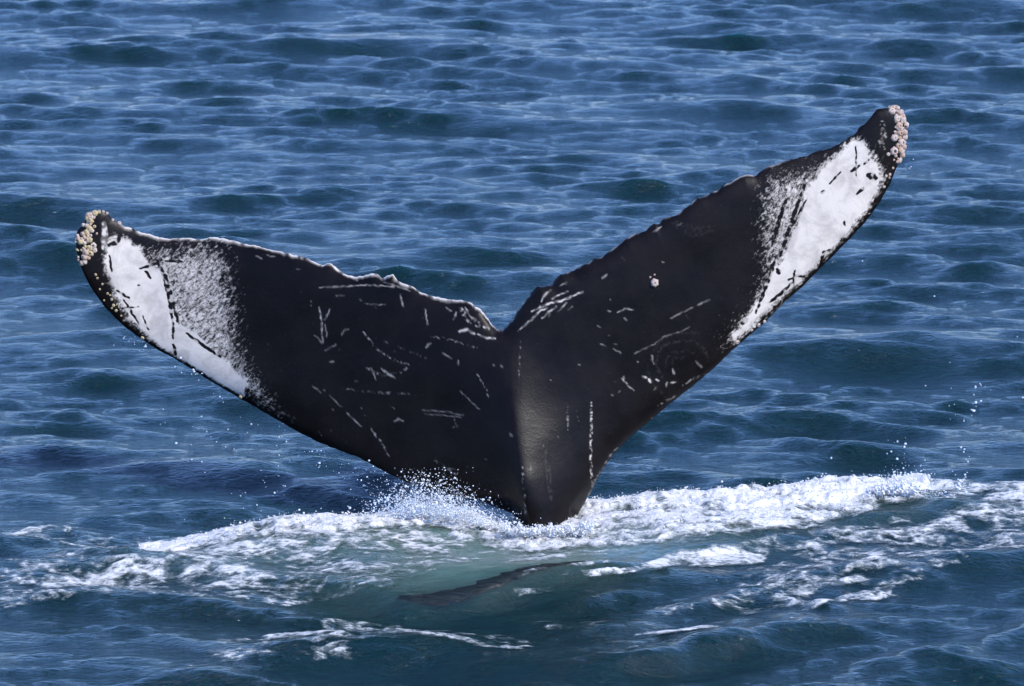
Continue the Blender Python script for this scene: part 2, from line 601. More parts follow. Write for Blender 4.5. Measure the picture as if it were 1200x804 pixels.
def resample(path, counts, which):
    p = np.array(path, float)
    seg = np.hypot(*np.diff(p, axis=0).T)
    s = np.concatenate([[0], np.cumsum(seg)])
    ks = []
    for k in knots:
        q = np.array(k[which], float)
        i = int(np.argmin(np.hypot(*(p - q).T)))
        ks.append(s[i])
    out = []
    for a, b, n in zip(ks[:-1], ks[1:], counts):
        out.append(np.linspace(a, b, n, endpoint=False))
    ss = np.concatenate(out + [[ks[-1]]])
    return np.stack([np.interp(ss, s, p[:, 0]), np.interp(ss, s, p[:, 1])], -1)


counts = [150, 120, 140, 40, 70, 70, 45, 95, 110, 160]
Tc = resample(T_px, counts, 0)
Lc = resample(L_px, counts, 1)
NC = len(Tc)
NR = 190
cc = np.arange(NC)
Tc[:, 1] += (0.7 * noise(cc / 3.0, cc * 0 + 0.5, 11) + np.where(Tc[:, 0] > 600, 2.2, 1.0) * noise(cc / 8.0, cc * 0 + 3.5, 13)) * np.minimum(1, np.minimum(cc, NC - 1 - cc) / 10)
Lc[:, 1] += 0.6 * noise(cc / 4.0, cc * 0 + 9.5, 12) * np.minimum(1, np.minimum(cc, NC - 1 - cc) / 10)
tt = np.linspace(0, 1, NR)
tt = 0.85 * tt + 0.15 * (0.5 - 0.5 * np.cos(np.pi * tt))        # a little denser at the edges
WPX = Tc[:, None, 0] * (1 - tt) + Lc[:, None, 0] * tt
WPY = Tc[:, None, 1] * (1 - tt) + Lc[:, None, 1] * tt
kidx = np.cumsum([0] + counts)
# half thickness (m) grows from the outline inwards: thin tips, thick stem
out_poly = np.array(T_px + L_px[::-1], float)
DO = np.full(WPX.shape, 1e9)
for i_ in range(len(out_poly)):
    x1, y1 = out_poly[i_]
    x2, y2 = out_poly[(i_ + 1) % len(out_poly)]
    ddx, ddy = x2 - x1, y2 - y1
    t0 = np.clip(((WPX - x1) * ddx + (WPY - y1) * ddy) / (ddx * ddx + ddy * ddy + 1e-9), 0, 1)
    DO = np.minimum(DO, np.hypot(WPX - x1 - t0 * ddx, WPY - y1 - t0 * ddy))
hm = 0.028 + 0.035 * np.exp(-((WPX - 610) / 330) ** 2) + 0.085 * np.exp(-((WPX - 635) / 85) ** 2) * smooth(400, 600, WPY)
HALF = hm * (1 - np.exp(-DO / 16.0)) ** 0.6
HALF[:, 0] = HALF[:, -1] = 0
MX = (WPX - 600) * 0.00417
MZ = (612 - WPY) * 0.00417
aX = np.sqrt(MX ** 2 + 0.16 ** 2) - 0.16
# pose: lobes sweep back from the keel, left tip curls forward again
left = np.where(aX < 1.15, 0.34 * aX, 0.34 * 1.15 + 0.34 * (aX - 1.15) - 0.42 * (aX - 1.15) ** 2)
right = 0.10 * aX + 0.02 * aX ** 2
sw = smooth(-0.25, 0.25, MX)
MID = left * (1 - sw) + right * sw + 0.10 * MZ
MID += 0.012 * fbm(WPX / 130, WPY / 130, 3, 33)
# keel of the tail stock
kx = poly_y([(380, 594), (400, 596), (470, 601), (540, 609), (615, 622), (800, 645)], WPY)
kh = np.interp(WPY, [385, 440, 500, 560, 615, 800], [0.0, 0.035, 0.085, 0.125, 0.15, 0.17])
dk = WPX - kx
KEEL = kh * np.where(dk < 0, np.exp(-np.abs(dk / np.interp(WPY, [390, 480, 560], [70.0, 38.0, 20.0])) ** 1.5), np.exp(-np.abs(dk / 46.0) ** 1.5))
edge = np.minimum(1, np.minimum(tt, 1 - tt) / 0.08)[None, :]
KEEL = KEEL * np.where(WPY > 560, smooth(0, 1, edge), 1)
FR = on_depth(WPX, WPY, MID - HALF - KEEL)
BK = on_depth(WPX, WPY, MID + HALF * 0.9)
border = np.zeros((NC, NR), bool)
border[0] = border[-1] = True
border[:, 0] = border[:, -1] = True
fidx = np.arange(NC * NR).reshape(NC, NR)
bidx = np.where(border, fidx, 0)
inner = ~border
bidx[inner] = NC * NR + np.arange(inner.sum())
mid_b = on_depth(WPX, WPY, MID)
FR[border] = mid_b[border]
V = np.concatenate([FR.reshape(-1, 3), BK[inner]])
qf = np.stack([fidx[:-1, :-1], fidx[:-1, 1:], fidx[1:, 1:], fidx[1:, :-1]], -1).reshape(-1, 4)
qb = np.stack([bidx[:-1, :-1], bidx[1:, :-1], bidx[1:, 1:], bidx[:-1, 1:]], -1).reshape(-1, 4)
WQ = np.concatenate([qf, qb])

# pigment, with edge light and a highlight painted in
fpX, fpY = WPX.ravel(), WPY.ravel()


def poly_sd(poly, x, y):
    p = np.array(poly, float)
    inside = np.zeros(x.shape, bool)
    dist = np.full(x.shape, 1e9)
    n = len(p)
    for i in range(n):
        x1, y1 = p[i]
        x2, y2 = p[(i + 1) % n]
        cond = ((y1 > y) != (y2 > y))
        xi = (x2 - x1) * (y - y1) / ((y2 - y1) if y2 != y1 else 1e-9) + x1
        inside ^= cond & (x < xi)
        dx, dy = x2 - x1, y2 - y1
        t = np.clip(((x - x1) * dx + (y - y1) * dy) / (dx * dx + dy * dy + 1e-9), 0, 1)
        dist = np.minimum(dist, np.hypot(x - x1 - t * dx, y - y1 - t * dy))
    return np.where(inside, dist, -dist)


solid_left = [(133, 279), (150, 284), (163, 295), (176, 310), (192, 318), (202, 345), (206, 380), (222, 385), (245, 405), (268, 425), (290, 450),
              (284, 462), (256, 448), (232, 434), (206, 418), (188, 406), (168, 386), (150, 370), (138, 348), (130, 325), (124, 308), (127, 290)]
wide_left = [(130, 279), (160, 290), (190, 288), (225, 283), (262, 283), (272, 310), (276, 340), (282, 370), (284, 405), (300, 435), (322, 468), (325, 488),
             (300, 472), (256, 448), (232, 434), (206, 418), (188, 406), (168, 386), (150, 370), (138, 348), (130, 325), (124, 308), (127, 290)]
solid_right = [(1000, 165), (1010, 166), (1020, 184), (1030, 195), (1032, 208), (1026, 226), (1014, 244), (996, 268), (972, 292), (953, 312), (930, 334),
               (905, 356), (880, 380), (862, 399), (858, 396), (876, 372), (893, 346), (905, 320), (920, 296), (936, 262), (945, 225), (962, 200), (985, 180)]
wide_right = [(1003, 160), (1014, 168), (1024, 184), (1034, 195), (1036, 210), (1030, 226), (1018, 244), (999, 268), (975, 293), (956, 313), (932, 336),
              (907, 358), (882, 382), (864, 402), (848, 412), (846, 400), (862, 376), (882, 352), (890, 320), (889, 285), (888, 255), (891, 225), (900, 206),
              (930, 199), (965, 186), (985, 176)]
jx = fpX + 4 * fbm(fpX / 14, fpY / 14, 3, 81)
jy = fpY + 4 * fbm(fpX / 14, fpY / 14, 3, 82)
W = np.zeros_like(fpX)
for sol, wid in ((solid_left, wide_left), (solid_right, wide_right)):
    s1 = poly_sd(sol, jx, jy)
    s2 = poly_sd(wid, jx, jy)
    W = np.maximum(W, np.maximum(smooth(-14, 5, s1) * 0.98, smooth(-26, 30, s2) * 0.70))
# keep the leading edges darker
eL = (1 - np.repeat(tt[None, :], NC, 0)) * np.hypot(Tc[:, 0] - Lc[:, 0], Tc[:, 1] - Lc[:, 1])[:, None]
eT = np.repeat(tt[None, :], NC, 0) * np.hypot(Tc[:, 0] - Lc[:, 0], Tc[:, 1] - Lc[:, 1])[:, None]
eL = eL.ravel(); eT = eT.ravel()
W *= 0.35 + 0.65 * smooth(1.0, 5.0, eL + 2.0 * fbm(fpX / 9, fpY / 9, 2, 84))

S = np.zeros_like(fpX)       # scars and painted light: +1 white, -1 dark


def scar_glint(pts, wd, val, dotted=0.0, taper=True):
    global S
    if val > 0 and wd < 6: wd *= 0.52
    p = np.array(pts, float)
    tot = np.concatenate([[0], np.cumsum(np.hypot(*np.diff(p, axis=0).T))])
    lo, hi = p.min(0) - wd - 3, p.max(0) + wd + 3
    m = (fpX > lo[0]) & (fpX < hi[0]) & (fpY > lo[1]) & (fpY < hi[1])
    if not m.any(): return
    x, y = fpX[m], fpY[m]
    x = x + 0.9 * noise(x / 5, y / 5, 401)
    y = y + 0.9 * noise(x / 5, y / 5, 402)
    best = np.zeros_like(x)
    for i in range(max(1, len(p) - 1)):
        a = p[i]; b = p[min(i + 1, len(p) - 1)]
        d = b - a
        t = np.clip(((x - a[0]) * d[0] + (y - a[1]) * d[1]) / (d @ d + 1e-9), 0, 1)
        dist = np.hypot(x - a[0] - t * d[0], y - a[1] - t * d[1])
        u = (tot[i] + t * np.hypot(*d)) / (tot[-1] + 1e-9)
        ww = wd * (0.55 + 0.45 * np.sin(np.pi * np.clip(u, 0.03, 0.97))) if taper else wd
        f = 1 - smooth(ww * 0.35, ww * 0.5 + 0.9, dist)
        best = np.maximum(best, f)
    if dotted:
        best = best * smooth(-0.25 + dotted * 0.4, 0.15 + dotted * 0.4, noise(x / 3.5, y / 3.5, 405))
    if not 0 < val < 0.15: best = best * (0.30 + 0.70 * smooth(-0.45, 0.3, noise(x / 6.0, y / 6.0, 407)))
    v = best * val
    s = S[m]
    S[m] = np.where(np.abs(v) > np.abs(s), v, s)


# pale scratches, left lobe, and a painted highlight on the stem
for a in [([(374, 337), (400, 336), (429, 334), (462, 336)], 1.6, .75), ([(429, 356), (440, 357), (452, 357)], 1.3, .6), ([(394, 347), (403, 346)], 2, .5),
          ([(374, 360), (377, 378), (378, 402)], 2.2, .8), ([(380, 375), (387, 363)], 2.6, .8), ([(381, 380), (383, 394)], 1.5, .6), ([(369, 393), (378, 403)], 1.2, .5),
          ([(381, 411), (394, 404)], 1.6, .55), ([(400, 392), (405, 386), (408, 386)], 2, .6), ([(387, 424), (391, 424)], 3, .55), ([(416, 447), (419, 447)], 2.4, .6),
          ([(447, 433), (463, 443)], 3, .85), ([(435, 431), (440, 445)], 2, .7), ([(498, 363), (501, 380)], 2.4, .8), ([(469, 345), (472, 359)], 2, .7),
          ([(499, 407), (505, 402)], 2.4, .75), ([(531, 375), (535, 366)], 2.6, .8), ([(538, 389), (547, 386), (556, 391)], 5.5, .95), ([(560, 392), (570, 396), (581, 397)], 3.6, .95),
          ([(545, 360), (551, 371), (558, 375)], 3, .7), ([(523, 361), (529, 364)], 2, .6), ([(519, 414), (529, 420)], 1.8, .55), ([(537, 423), (537, 427)], 2.2, .7),
          ([(540, 459), (562, 480)], 1.4, .55), ([(495, 481), (520, 482), (543, 487)], 1.4, .5), ([(497, 485), (540, 489)], 1.0, .4), ([(387, 464), (400, 477)], 1.4, .5), ([(366, 452), (376, 460)], 1.2, .4),
          ([(407, 484), (423, 500)], 1.8, .6), ([(462, 494), (467, 491), (473, 494)], 2.6, .7), ([(578, 427), (579, 428)], 2, .6), ([(587, 429), (589, 430)], 2, .6),
          ([(519, 548), (533, 550)], 1.2, .4), ([(531, 555), (534, 556)], 2.4, .6), ([(597, 508), (600, 511)], 3, .6), ([(300, 300), (306, 303)], 2.5, .5), ([(313, 299), (322, 301)], 2.4, .45),
          ([(480, 341), (470, 337), (450, 331)], 1.2, .6)]:
    scar_glint(a[0], a[1], a[2])
for a in [([(426, 389), (441, 409), (465, 424), (479, 427)], 3.2, .8, .2), ([(430, 432), (448, 440), (470, 436), (478, 430)], 3.6, .7, .35), ([(559, 439), (568, 452), (572, 464)], 3.2, .8, .3),
          ([(432, 500), (445, 516), (456, 534)], 3.2, .7, .3), ([(612, 548), (614, 575), (616, 602)], 3.5, .85, .35), ([(693, 472), (693, 500), (692, 530), (694, 572)], 4.6, .95, .05),
          ([(664, 473), (666, 505)], 3.0, .5, .4), ([(676, 480), (678, 500)], 2.2, .4, .4), ([(540, 362), (548, 374), (560, 380), (572, 384)], 7, .8, .45), ([(505, 395), (520, 396), (560, 408)], 2.4, .6, .45),
          ([(400, 455), (440, 460), (486, 462)], 3.0, .5, .5), ([(510, 540), (540, 560)], 4, .45, .5), ([(450, 400), (500, 420)], 2.6, .5, .5), ([(300, 470), (345, 490)], 4, .4, .4),
          ([(610, 400), (608, 444)], 1.6, .4, .3), ([(640, 530), (646, 585)], 6, .06, 0.2)]:  # last stroke: specular streak on the stem ridge, painted pale
    scar_glint(a[0], a[1], a[2], a[3])
# right lobe
for a in [([(609, 386), (624, 374), (633, 364), (641, 361)], 3.4, .95), ([(623, 365), (645, 355), (660, 352), (683, 342)], 4.2, .95), ([(647, 350), (657, 345), (666, 341)], 3.0, .85),
          ([(634, 353), (638, 346), (645, 340)], 3.4, .85), ([(635, 373), (644, 365), (652, 360)], 2.8, .85), ([(654, 365), (664, 355)], 2.4, .7), ([(666, 363), (671, 359)], 2, .5),
          ([(656, 335), (663, 331)], 2.2, .6), ([(706, 326), (712, 322)], 3.4, .75), ([(724, 366), (733, 362), (743, 363)], 2.4, .75), ([(713, 364), (715, 365)], 2, .6), ([(732, 373), (735, 376)], 2.4, .7),
          ([(786, 373), (800, 366), (812, 360)], 1.8, .6), ([(818, 357), (832, 351)], 2.2, .6), ([(743, 415), (765, 404), (780, 394), (800, 388), (808, 383)], 2.0, .40), ([(764, 417), (766, 426)], 2.4, .8),
          ([(776, 307), (778, 308)], 2.4, .6), ([(766, 272), (775, 266)], 3, .7), ([(794, 264), (798, 262)], 2.4, .6), ([(747, 423), (748, 424)], 2.4, .8), ([(729, 444), (735, 450)], 2.4, .8),
          ([(736, 452), (743, 458)], 2.2, .7), ([(753, 441), (757, 443)], 4.2, .95), ([(760, 444), (762, 448)], 4.6, .95), ([(769, 445), (772, 446)], 3.2, .9), ([(788, 433), (790, 438)], 2.6, .9),
          ([(781, 449), (781, 453)], 3, .9), ([(786, 448), (791, 448)], 2.6, .8), ([(764, 490), (765, 491)], 2.8, .8), ([(731, 441), (731, 445)], 1.8, .6), ([(716, 462), (718, 463)], 2, .4), ([(653, 512), (655, 513)], 2, .5),
          ([(816, 424), (822, 430)], 3.6, .5), ([(700, 382), (704, 384)], 1.6, .4), ([(704, 403), (710, 406)], 1.8, .5), ([(719, 409), (728, 414)], 1.8, .5), ([(678, 427), (680, 428)], 1.8, .5)]:
    scar_glint(a[0], a[1], a[2])
for r, v, a0, a1 in ((17, .036, 170, 330), (29, .045, 150, 350), (38, .03, 120, 300), (10, .026, 180, 300)):
    scar_glint([(799 + (r + 2.5 * math.sin(t * 0.05 + r)) * math.cos(math.radians(t)), 428 + (r + 2.5 * math.cos(t * 0.06)) * 1.05 * math.sin(math.radians(t))) for t in np.linspace(a0, a1, 14)], 5.5, v, 0.15, False)
scar_glint([(772, 475), (780, 470), (792, 464)], 3, .6, .1)
scar_glint([(800, 452), (812, 444), (826, 438)], 3, .6, .1)
scar_glint([(690, 580), (700, 558), (716, 533), (725, 524)], 2.4, .55, .2)
scar_glint([(860, 404), (880, 386), (900, 371), (925, 348)], 3.0, .5, .3)
scar_glint([(790, 262), (815, 272), (835, 268)], 14, .03, .25)
# sun on the wet trailing edges, painted as a pale line
rim_light = np.clip(1.25 - eT / (1.7 + 1.6 * np.clip(1 + 1.6 * fbm(fpX / 16, fpX * 0 + 4.4, 2, 97), 0.2, 2.2)), 0, 1) * smooth(130, 150, fpX) * (1 - smooth(575, 592, fpX)) * smooth(-0.5, 0.0, fbm(fpX / 9, fpX * 0 + .3, 2, 95))
rim_light2 = np.clip(1.2 - eT / 1.9, 0, 1) * smooth(640, 655, fpX) * (1 - smooth(900, 930, fpX)) * smooth(-0.15, 0.35, fbm(fpX / 11, fpX * 0 + .3, 2, 96))
S = np.maximum(S, np.maximum(rim_light * 0.95, rim_light2 * 0.8))
scar_glint([(377, 309), (388, 311), (399, 319), (412, 325)], 5.0, .95)  # stronger stretches of the painted edge light, left lobe
scar_glint([(414, 326), (424, 326)], 6.0, .9, .1)
scar_glint([(434, 322), (443, 324)], 2.6, .8)
scar_glint([(122, 262), (123, 275), (121, 290)], 8, .9, .0)
scar_glint([(1034, 144), (1036, 160), (1034, 172)], 7, .8, .3)
scar_glint([(1030, 165), (1037, 175)], 5, .7, .2)
for k in range(60):
    x = rng.uniform(310, 860); y = rng.uniform(280, 560)
    a = rng.uniform(0, math.pi); ln = rng.uniform(0, 7)
    scar_glint([(x, y), (x + ln * math.cos(a), y + ln * math.sin(a))], rng.uniform(1.0, 2.0), rng.uniform(.2, .55), 0.1)
# dark marks in the white
for a in [([(184, 306), (194, 325), (202, 352), (208, 376)], 5.0), ([(188, 312), (197, 345), (203, 380), (203, 396)], 3.2), ([(164, 315), (176, 311), (186, 308)], 2.6), ([(194, 306), (213, 306)], 2.6),
          ([(171, 318), (176, 326)], 3.6), ([(162, 334), (163, 334)], 2.4), ([(145, 352), (153, 364), (163, 381)], 2.2), ([(143, 361), (162, 360)], 1.8), ([(167, 370), (174, 386)], 1.4),
          ([(219, 391), (238, 405), (258, 418)], 3.6), ([(137, 341), (151, 349)], 2.6), ([(203, 404), (206, 416)], 4), ([(128, 300), (131, 318)], 3), ([(142, 276), (136, 284), (128, 288)], 6),
          ([(943, 217), (932, 248), (921, 280), (914, 300)], 4.6), ([(922, 232), (913, 258), (906, 284)], 5.0), ([(910, 300), (900, 330), (886, 366)], 4.0), ([(1018, 205), (1026, 209)], 10),
          ([(1004, 228), (1012, 220)], 3.6), ([(1003, 172), (1003, 206)], 1.8), ([(998, 201), (1007, 194)], 4.4), ([(1013, 192), (1018, 188)], 4.2), ([(961, 314), (965, 296), (972, 293)], 3.2),
          ([(924, 328), (935, 323), (946, 326)], 2.6), ([(931, 317), (930, 334)], 2.4), ([(902, 354), (914, 345), (928, 332)], 3.6), ([(989, 260), (990, 264)], 3.4), ([(870, 379), (875, 374)], 6), ([(962, 226), (966, 224)], 4),
          ([(911, 316), (913, 320)], 6), ([(985, 202), (972, 216)], 2), ([(946, 232), (930, 262)], 2.0)]:
    scar_glint(a[0], a[1], -1.0)
nin = int(inner.sum())
Wall = np.concatenate([W, np.zeros(nin)])
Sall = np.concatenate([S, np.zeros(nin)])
# fibres of the mottling run along the lobes
al = np.where(fpX < 600, math.radians(-42), math.radians(-50))
q1 = (fpX * np.cos(al) + fpY * np.sin(al)) / 100
q2 = (-fpX * np.sin(al) + fpY * np.cos(al)) / 100
st = np.stack([q1 * 0.34, q2, np.where(fpX < 600, 0.0, 5.0)], -1)
fib = np.concatenate([st, np.zeros((nin, 3))])


def skin_material():
    M = Mat('whale_skin')
    geo = M.n('ShaderNodeTexCoord').outputs['Object']
    w_ = M.attr('white').outputs['Fac']
    s_ = M.attr('scar_glint').outputs['Fac']
    fv = M.attr('fibre').outputs['Vector']
    n1 = M.noise(fv, 34.0, 6, 0.68, 0.5)
    n2 = M.noise(fv, 100.0, 3, 0.6)
    n3 = M.noise(geo, 5.0, 4, 0.6)
    nn = M.math('ADD', M.math('MULTIPLY', n1, 0.7), M.math('MULTIPLY', n2, 0.3))
    v = M.math('ADD', w_, M.math('MULTIPLY', M.math('SUBTRACT', nn, 0.5), 2.0))
    core = M.ramp(w_, 0.75, 0.98)
    iso = M.noise(geo, 48.0, 5, 0.7, 0.8)
    v = M.math('ADD', v, M.math('MULTIPLY', M.math('SUBTRACT', iso, 0.5), 1.5))
    v = M.math('ADD', v, M.math('MULTIPLY', core, 0.34))
    k = M.math('MULTIPLY', M.ramp(v, 0.36, 1.0), M.ramp(w_, 0.04, 0.16))
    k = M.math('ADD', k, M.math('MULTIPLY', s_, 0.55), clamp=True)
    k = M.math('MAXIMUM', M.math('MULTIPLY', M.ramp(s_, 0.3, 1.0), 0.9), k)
    k = M.math('MULTIPLY', k, M.math('SUBTRACT', 1.0, M.ramp(M.math('MULTIPLY', s_, -1.0), 0.15, 0.7)), clamp=True)
    speck = M.noise(geo, 90.0, 3, 0.6)
    dark = M.mix(M.ramp(n3, 0.3, 0.7), (0.0034, 0.0023, 0.0021), (0.0074, 0.0054, 0.0048))
    dark = M.mix(M.ramp(speck, 0.62, 0.80), dark, (0.022, 0.019, 0.019))
    pale = M.mix(M.ramp(M.noise(geo, 11.0, 5, 0.65, 0.6), 0.38, 0.68), (0.58, 0.52, 0.445), (0.42, 0.375, 0.325))
    M.l(M.mix(k, dark, pale), M.b.inputs['Base Color'])
    M.l(M.math('ADD', 0.24, M.math('MULTIPLY', n3, 0.28)), M.b.inputs['Roughness'])
    M.b.inputs['IOR'].default_value = 1.33
    M.b.inputs['Specular IOR Level'].default_value = 0.24
    b1 = M.noise(geo, 28.0, 5, 0.6)
    hb = M.math('ADD', M.math('MULTIPLY', b1, 0.0022), M.math('MULTIPLY', s_, 0.002))
    hb = M.math('ADD', hb, M.math('MULTIPLY', speck, 0.0018))
    M.l(M.bump(hb, 1.0, 0.45), M.b.inputs['Normal'])
    return M.m


MSK = skin_material()
whale = bpy.data.objects.new('humpback_whale', None)
col.objects.link(whale)
whale.location = on_depth(640, 700, 0.0)
bpy.context.view_layer.update()
tail = mesh_object('tail', V - np.array(whale.location), WQ, MSK, whale)
attr(tail, 'white', Wall)
attr(tail, 'scar_glint', Sall)
attr(tail, 'fibre', fib, 'FLOAT_VECTOR')
tag(whale, 'black and white humpback whale tail raised above the foam, scarred underside showing', 'whale')


# the back just awash in front of the tail: a long smooth rise along the edge of the footprint
sp = np.array([(452, 703), (480, 709), (520, 708), (560, 701), (600, 692), (640, 681.5), (680, 673), (720, 665.5), (760, 659)], float)
u_ = np.linspace(0, 1, 260)
spx = np.interp(u_, np.linspace(0, 1, len(sp)), sp[:, 0])
spy = np.interp(u_, np.linspace(0, 1, len(sp)), sp[:, 1])
spy = np.convolve(np.pad(spy, 25, 'edge'), np.ones(51) / 51, 'valid')
base = on_water(spx, spy)
env = (u_ ** 0.45) * ((1 - u_) ** 0.7) / 0.655
NV = 41
v_ = np.linspace(-1, 1, NV)
half_w = 0.03 + 0.10 * env
gx = base[:, None, 0] + 0 * v_[None, :]
gy = base[:, None, 1] + half_w[:, None] * v_[None, :]
tx_, ty_, tz_, _ = sea_point(gx.ravel(), gy.ravel(), np.float32(0.013))
rise = (0.020 * env[:, None] * (1 - v_[None, :] ** 2) - 0.009).ravel() + 0.007 * fbm(gx.ravel() * 4.0, gy.ravel() * 22.0, 3, 611)
upper = np.stack([tx_, ty_, tz_ + rise], -1)
lower = np.stack([tx_, ty_, tz_ - 0.05 - 0.25 * (env[:, None] * (1 - v_[None, :] ** 2)).ravel()], -1)
bi = np.arange(260 * NV).reshape(260, NV)
qa = np.stack([bi[:-1, :-1], bi[1:, :-1], bi[1:, 1:], bi[:-1, 1:]], -1).reshape(-1, 4)
off = 260 * NV
rim_i = np.concatenate([bi[0, :-1], bi[:-1, -1], bi[-1, :0:-1], bi[:0:-1, 0]])
qr = np.stack([rim_i, np.roll(rim_i, -1), np.roll(rim_i, -1) + off, rim_i + off], -1)
BV = np.concatenate([upper, lower])
BQ = np.concatenate([qa[:, ::-1], qa + off, qr])
MB_ = Mat('wet_back')
bn = MB_.noise(MB_.scaled(MB_.n('ShaderNodeTexCoord').outputs['Object'], (1.0, 6.0, 1.0)), 14.0, 4, 0.6)
MB_.l(MB_.mix(MB_.ramp(bn, 0.35, 0.7), (0.006, 0.008, 0.007), (0.016, 0.022, 0.018)), MB_.b.inputs['Base Color'])
MB_.b.inputs['Roughness'].default_value = 0.12
MB_.b.inputs['IOR'].default_value = 1.33
MB_.l(MB_.bump(bn, 0.012), MB_.b.inputs['Normal'])
back = mesh_object('back', BV.reshape(-1, 3) - np.array(whale.location), BQ, MB_.m, whale)
back['label'] = 'dark wet back just awash in the water before the tail'

# ------------------------------------------------------------------ barnacles on the tips
def barnacle_material(name, c1, c2, dark=False):
    M = Mat(name)
    geo = M.n('ShaderNodeTexCoord').outputs['Object']
    n = M.noise(geo, 60.0 if not dark else 90, 4, 0.6)
    M.l(M.mix(M.ramp(n, 0.35, 0.65), c1, c2), M.b.inputs['Base Color'])
    M.b.inputs['Roughness'].default_value = 0.5
    M.l(M.bump(n, 0.004), M.b.inputs['Normal'])
    return M.m


BM = [barnacle_material('barnacle_shell', (0.66, 0.48, 0.36), (0.42, 0.27, 0.19)),
      barnacle_material('barnacle_shell_pale', (0.68, 0.58, 0.48), (0.50, 0.36, 0.28)),
      barnacle_material('barnacle_shell_yellow', (0.66, 0.55, 0.30), (0.42, 0.30, 0.15))]
BH = barnacle_material('barnacle_mouth', (0.05, 0.03, 0.03), (0.12, 0.07, 0.05), True)


def barnacle_mesh(seed, mat):
    r = np.random.default_rng(seed)
    seg = 12
    mo = r.uniform(0.15, 0.7)
    prof_ = [(1.0, -0.5), (0.98, 0.15), (0.82, 0.58), (0.58, 0.80), (0.42 * mo + 0.06, 0.76), (0.28 * mo, 0.76 - 0.36 * mo)]
    vs = []
    for i, (ra, z) in enumerate(prof_):
        for j in range(seg):
            a = 2 * math.pi * j / seg
            rib = 1 + (0.09 if j % 2 else -0.07) * (i < 4) + r.normal() * 0.04
            vs.append((ra * rib * math.cos(a), ra * rib * math.sin(a), z + r.normal() * 0.03))
    vs.append((0, 0, 0.72 - 0.38 * mo))
    fs = []
    mi = []
    for i in range(len(prof_) - 1):
        for j in range(seg):
            fs.append((i * seg + j, i * seg + (j + 1) % seg, (i + 1) * seg + (j + 1) % seg, (i + 1) * seg + j))
            mi.append(1 if i >= 4 else 0)
    b = (len(prof_) - 1) * seg
    for j in range(seg):
        fs.append((b + j, b + (j + 1) % seg, len(vs) - 1))
        mi.append(1)
    me = bpy.data.meshes.new('barnacle')
    me.from_pydata(vs, [], fs)
    me.materials.append(mat)
    me.materials.append(BH)
    me.polygons.foreach_set('material_index', mi)
    me.polygons.foreach_set('use_smooth', [True] * len(fs))
    me.update()
    return me


from mathutils import Vector, Matrix
bmeshes = [[barnacle_mesh(10 * k + s, BM[k]) for s in range(6)] for k in range(3)]
# front surface normals
dU = np.gradient(FR, axis=0)
dV = np.gradient(FR, axis=1)
NRM = np.cross(dU, dV)
NRM /= np.linalg.norm(NRM, axis=-1, keepdims=True) + 1e-12
NRM = np.where((NRM[..., 1:2] > 0), -NRM, NRM)


def barnacle(px_, py_, r_px, kind, tilt=(0, 0), sink=0.15):
    d = (WPX - px_) ** 2 + (WPY - py_) ** 2
    i, j = np.unravel_index(int(np.argmin(d)), d.shape)
    if d[i, j] > 1.5 ** 2:                       # keep every shell seated on the skin
        px_, py_ = WPX[i, j], WPY[i, j]
    i = min(max(i, 6), NC - 7); j = min(max(j, 4), NR - 5)
    r = r_px * 0.00417
    n = Vector(NRM[i, j]) + Vector((tilt[0], 0, tilt[1]))
    n.normalize()
    yy = FR[i, j][1]
    p = Vector(on_depth(px_, py_, yy)) - n * r * sink
    o = bpy.data.objects.new('barnacle', bmeshes[kind][random.randrange(6)])
    col.objects.link(o)
    o.parent = whale
    q = n.to_track_quat('Z', 'Y')
    s = r * 0.95
    o.matrix_parent_inverse = Matrix.Identity(4)
    o.matrix_basis = Matrix.Translation(p - whale.location) @ q.to_matrix().to_4x4() @ Matrix.Rotation(random.uniform(0, 6.28), 4, 'Z') @ Matrix.Diagonal((s, s * random.uniform(.85, 1.1), s * random.uniform(.8, 1.2), 1))
    return o


def zr(x, y): return 980 + x / 8.04, 110 + y / 8.04
def zl(x, y): return 80 + x / 8.04, 235 + y / 8.04


for x, y, r, k in [(525, 160, 40, 1), (505, 130, 22, 0), (560, 125, 26, 0), (610, 172, 34, 1), (575, 235, 40, 1), (652, 235, 38, 1), (600, 180, 24, 0), (595, 300, 36, 0), (655, 300, 32, 1),
                   (620, 335, 30, 1), (600, 370, 34, 0), (664, 365, 34, 0), (548, 415, 42, 1), (672, 415, 30, 1), (600, 415, 24, 0), (620, 458, 38, 1), (585, 490, 30, 0), (640, 500, 30, 0),
                   (545, 540, 44, 1), (610, 535, 34, 0), (645, 545, 34, 1), (625, 580, 28, 0), (600, 628, 32, 1), (575, 640, 20, 0), (560, 585, 20, 0), (490, 570, 20, 1), (535, 700, 14, 0), (505, 760, 18, 1), (470, 775, 16, 1), (640, 195, 20, 0), (500, 790, 14, 0), (410, 745, 12, 1)]:
    a, b = zr(x, y)
    barnacle(a, b, r / 8.04, k, (max(0, (a - 1050) / 12.0) * 0.9, 0.25 if y < 200 else 0.0))
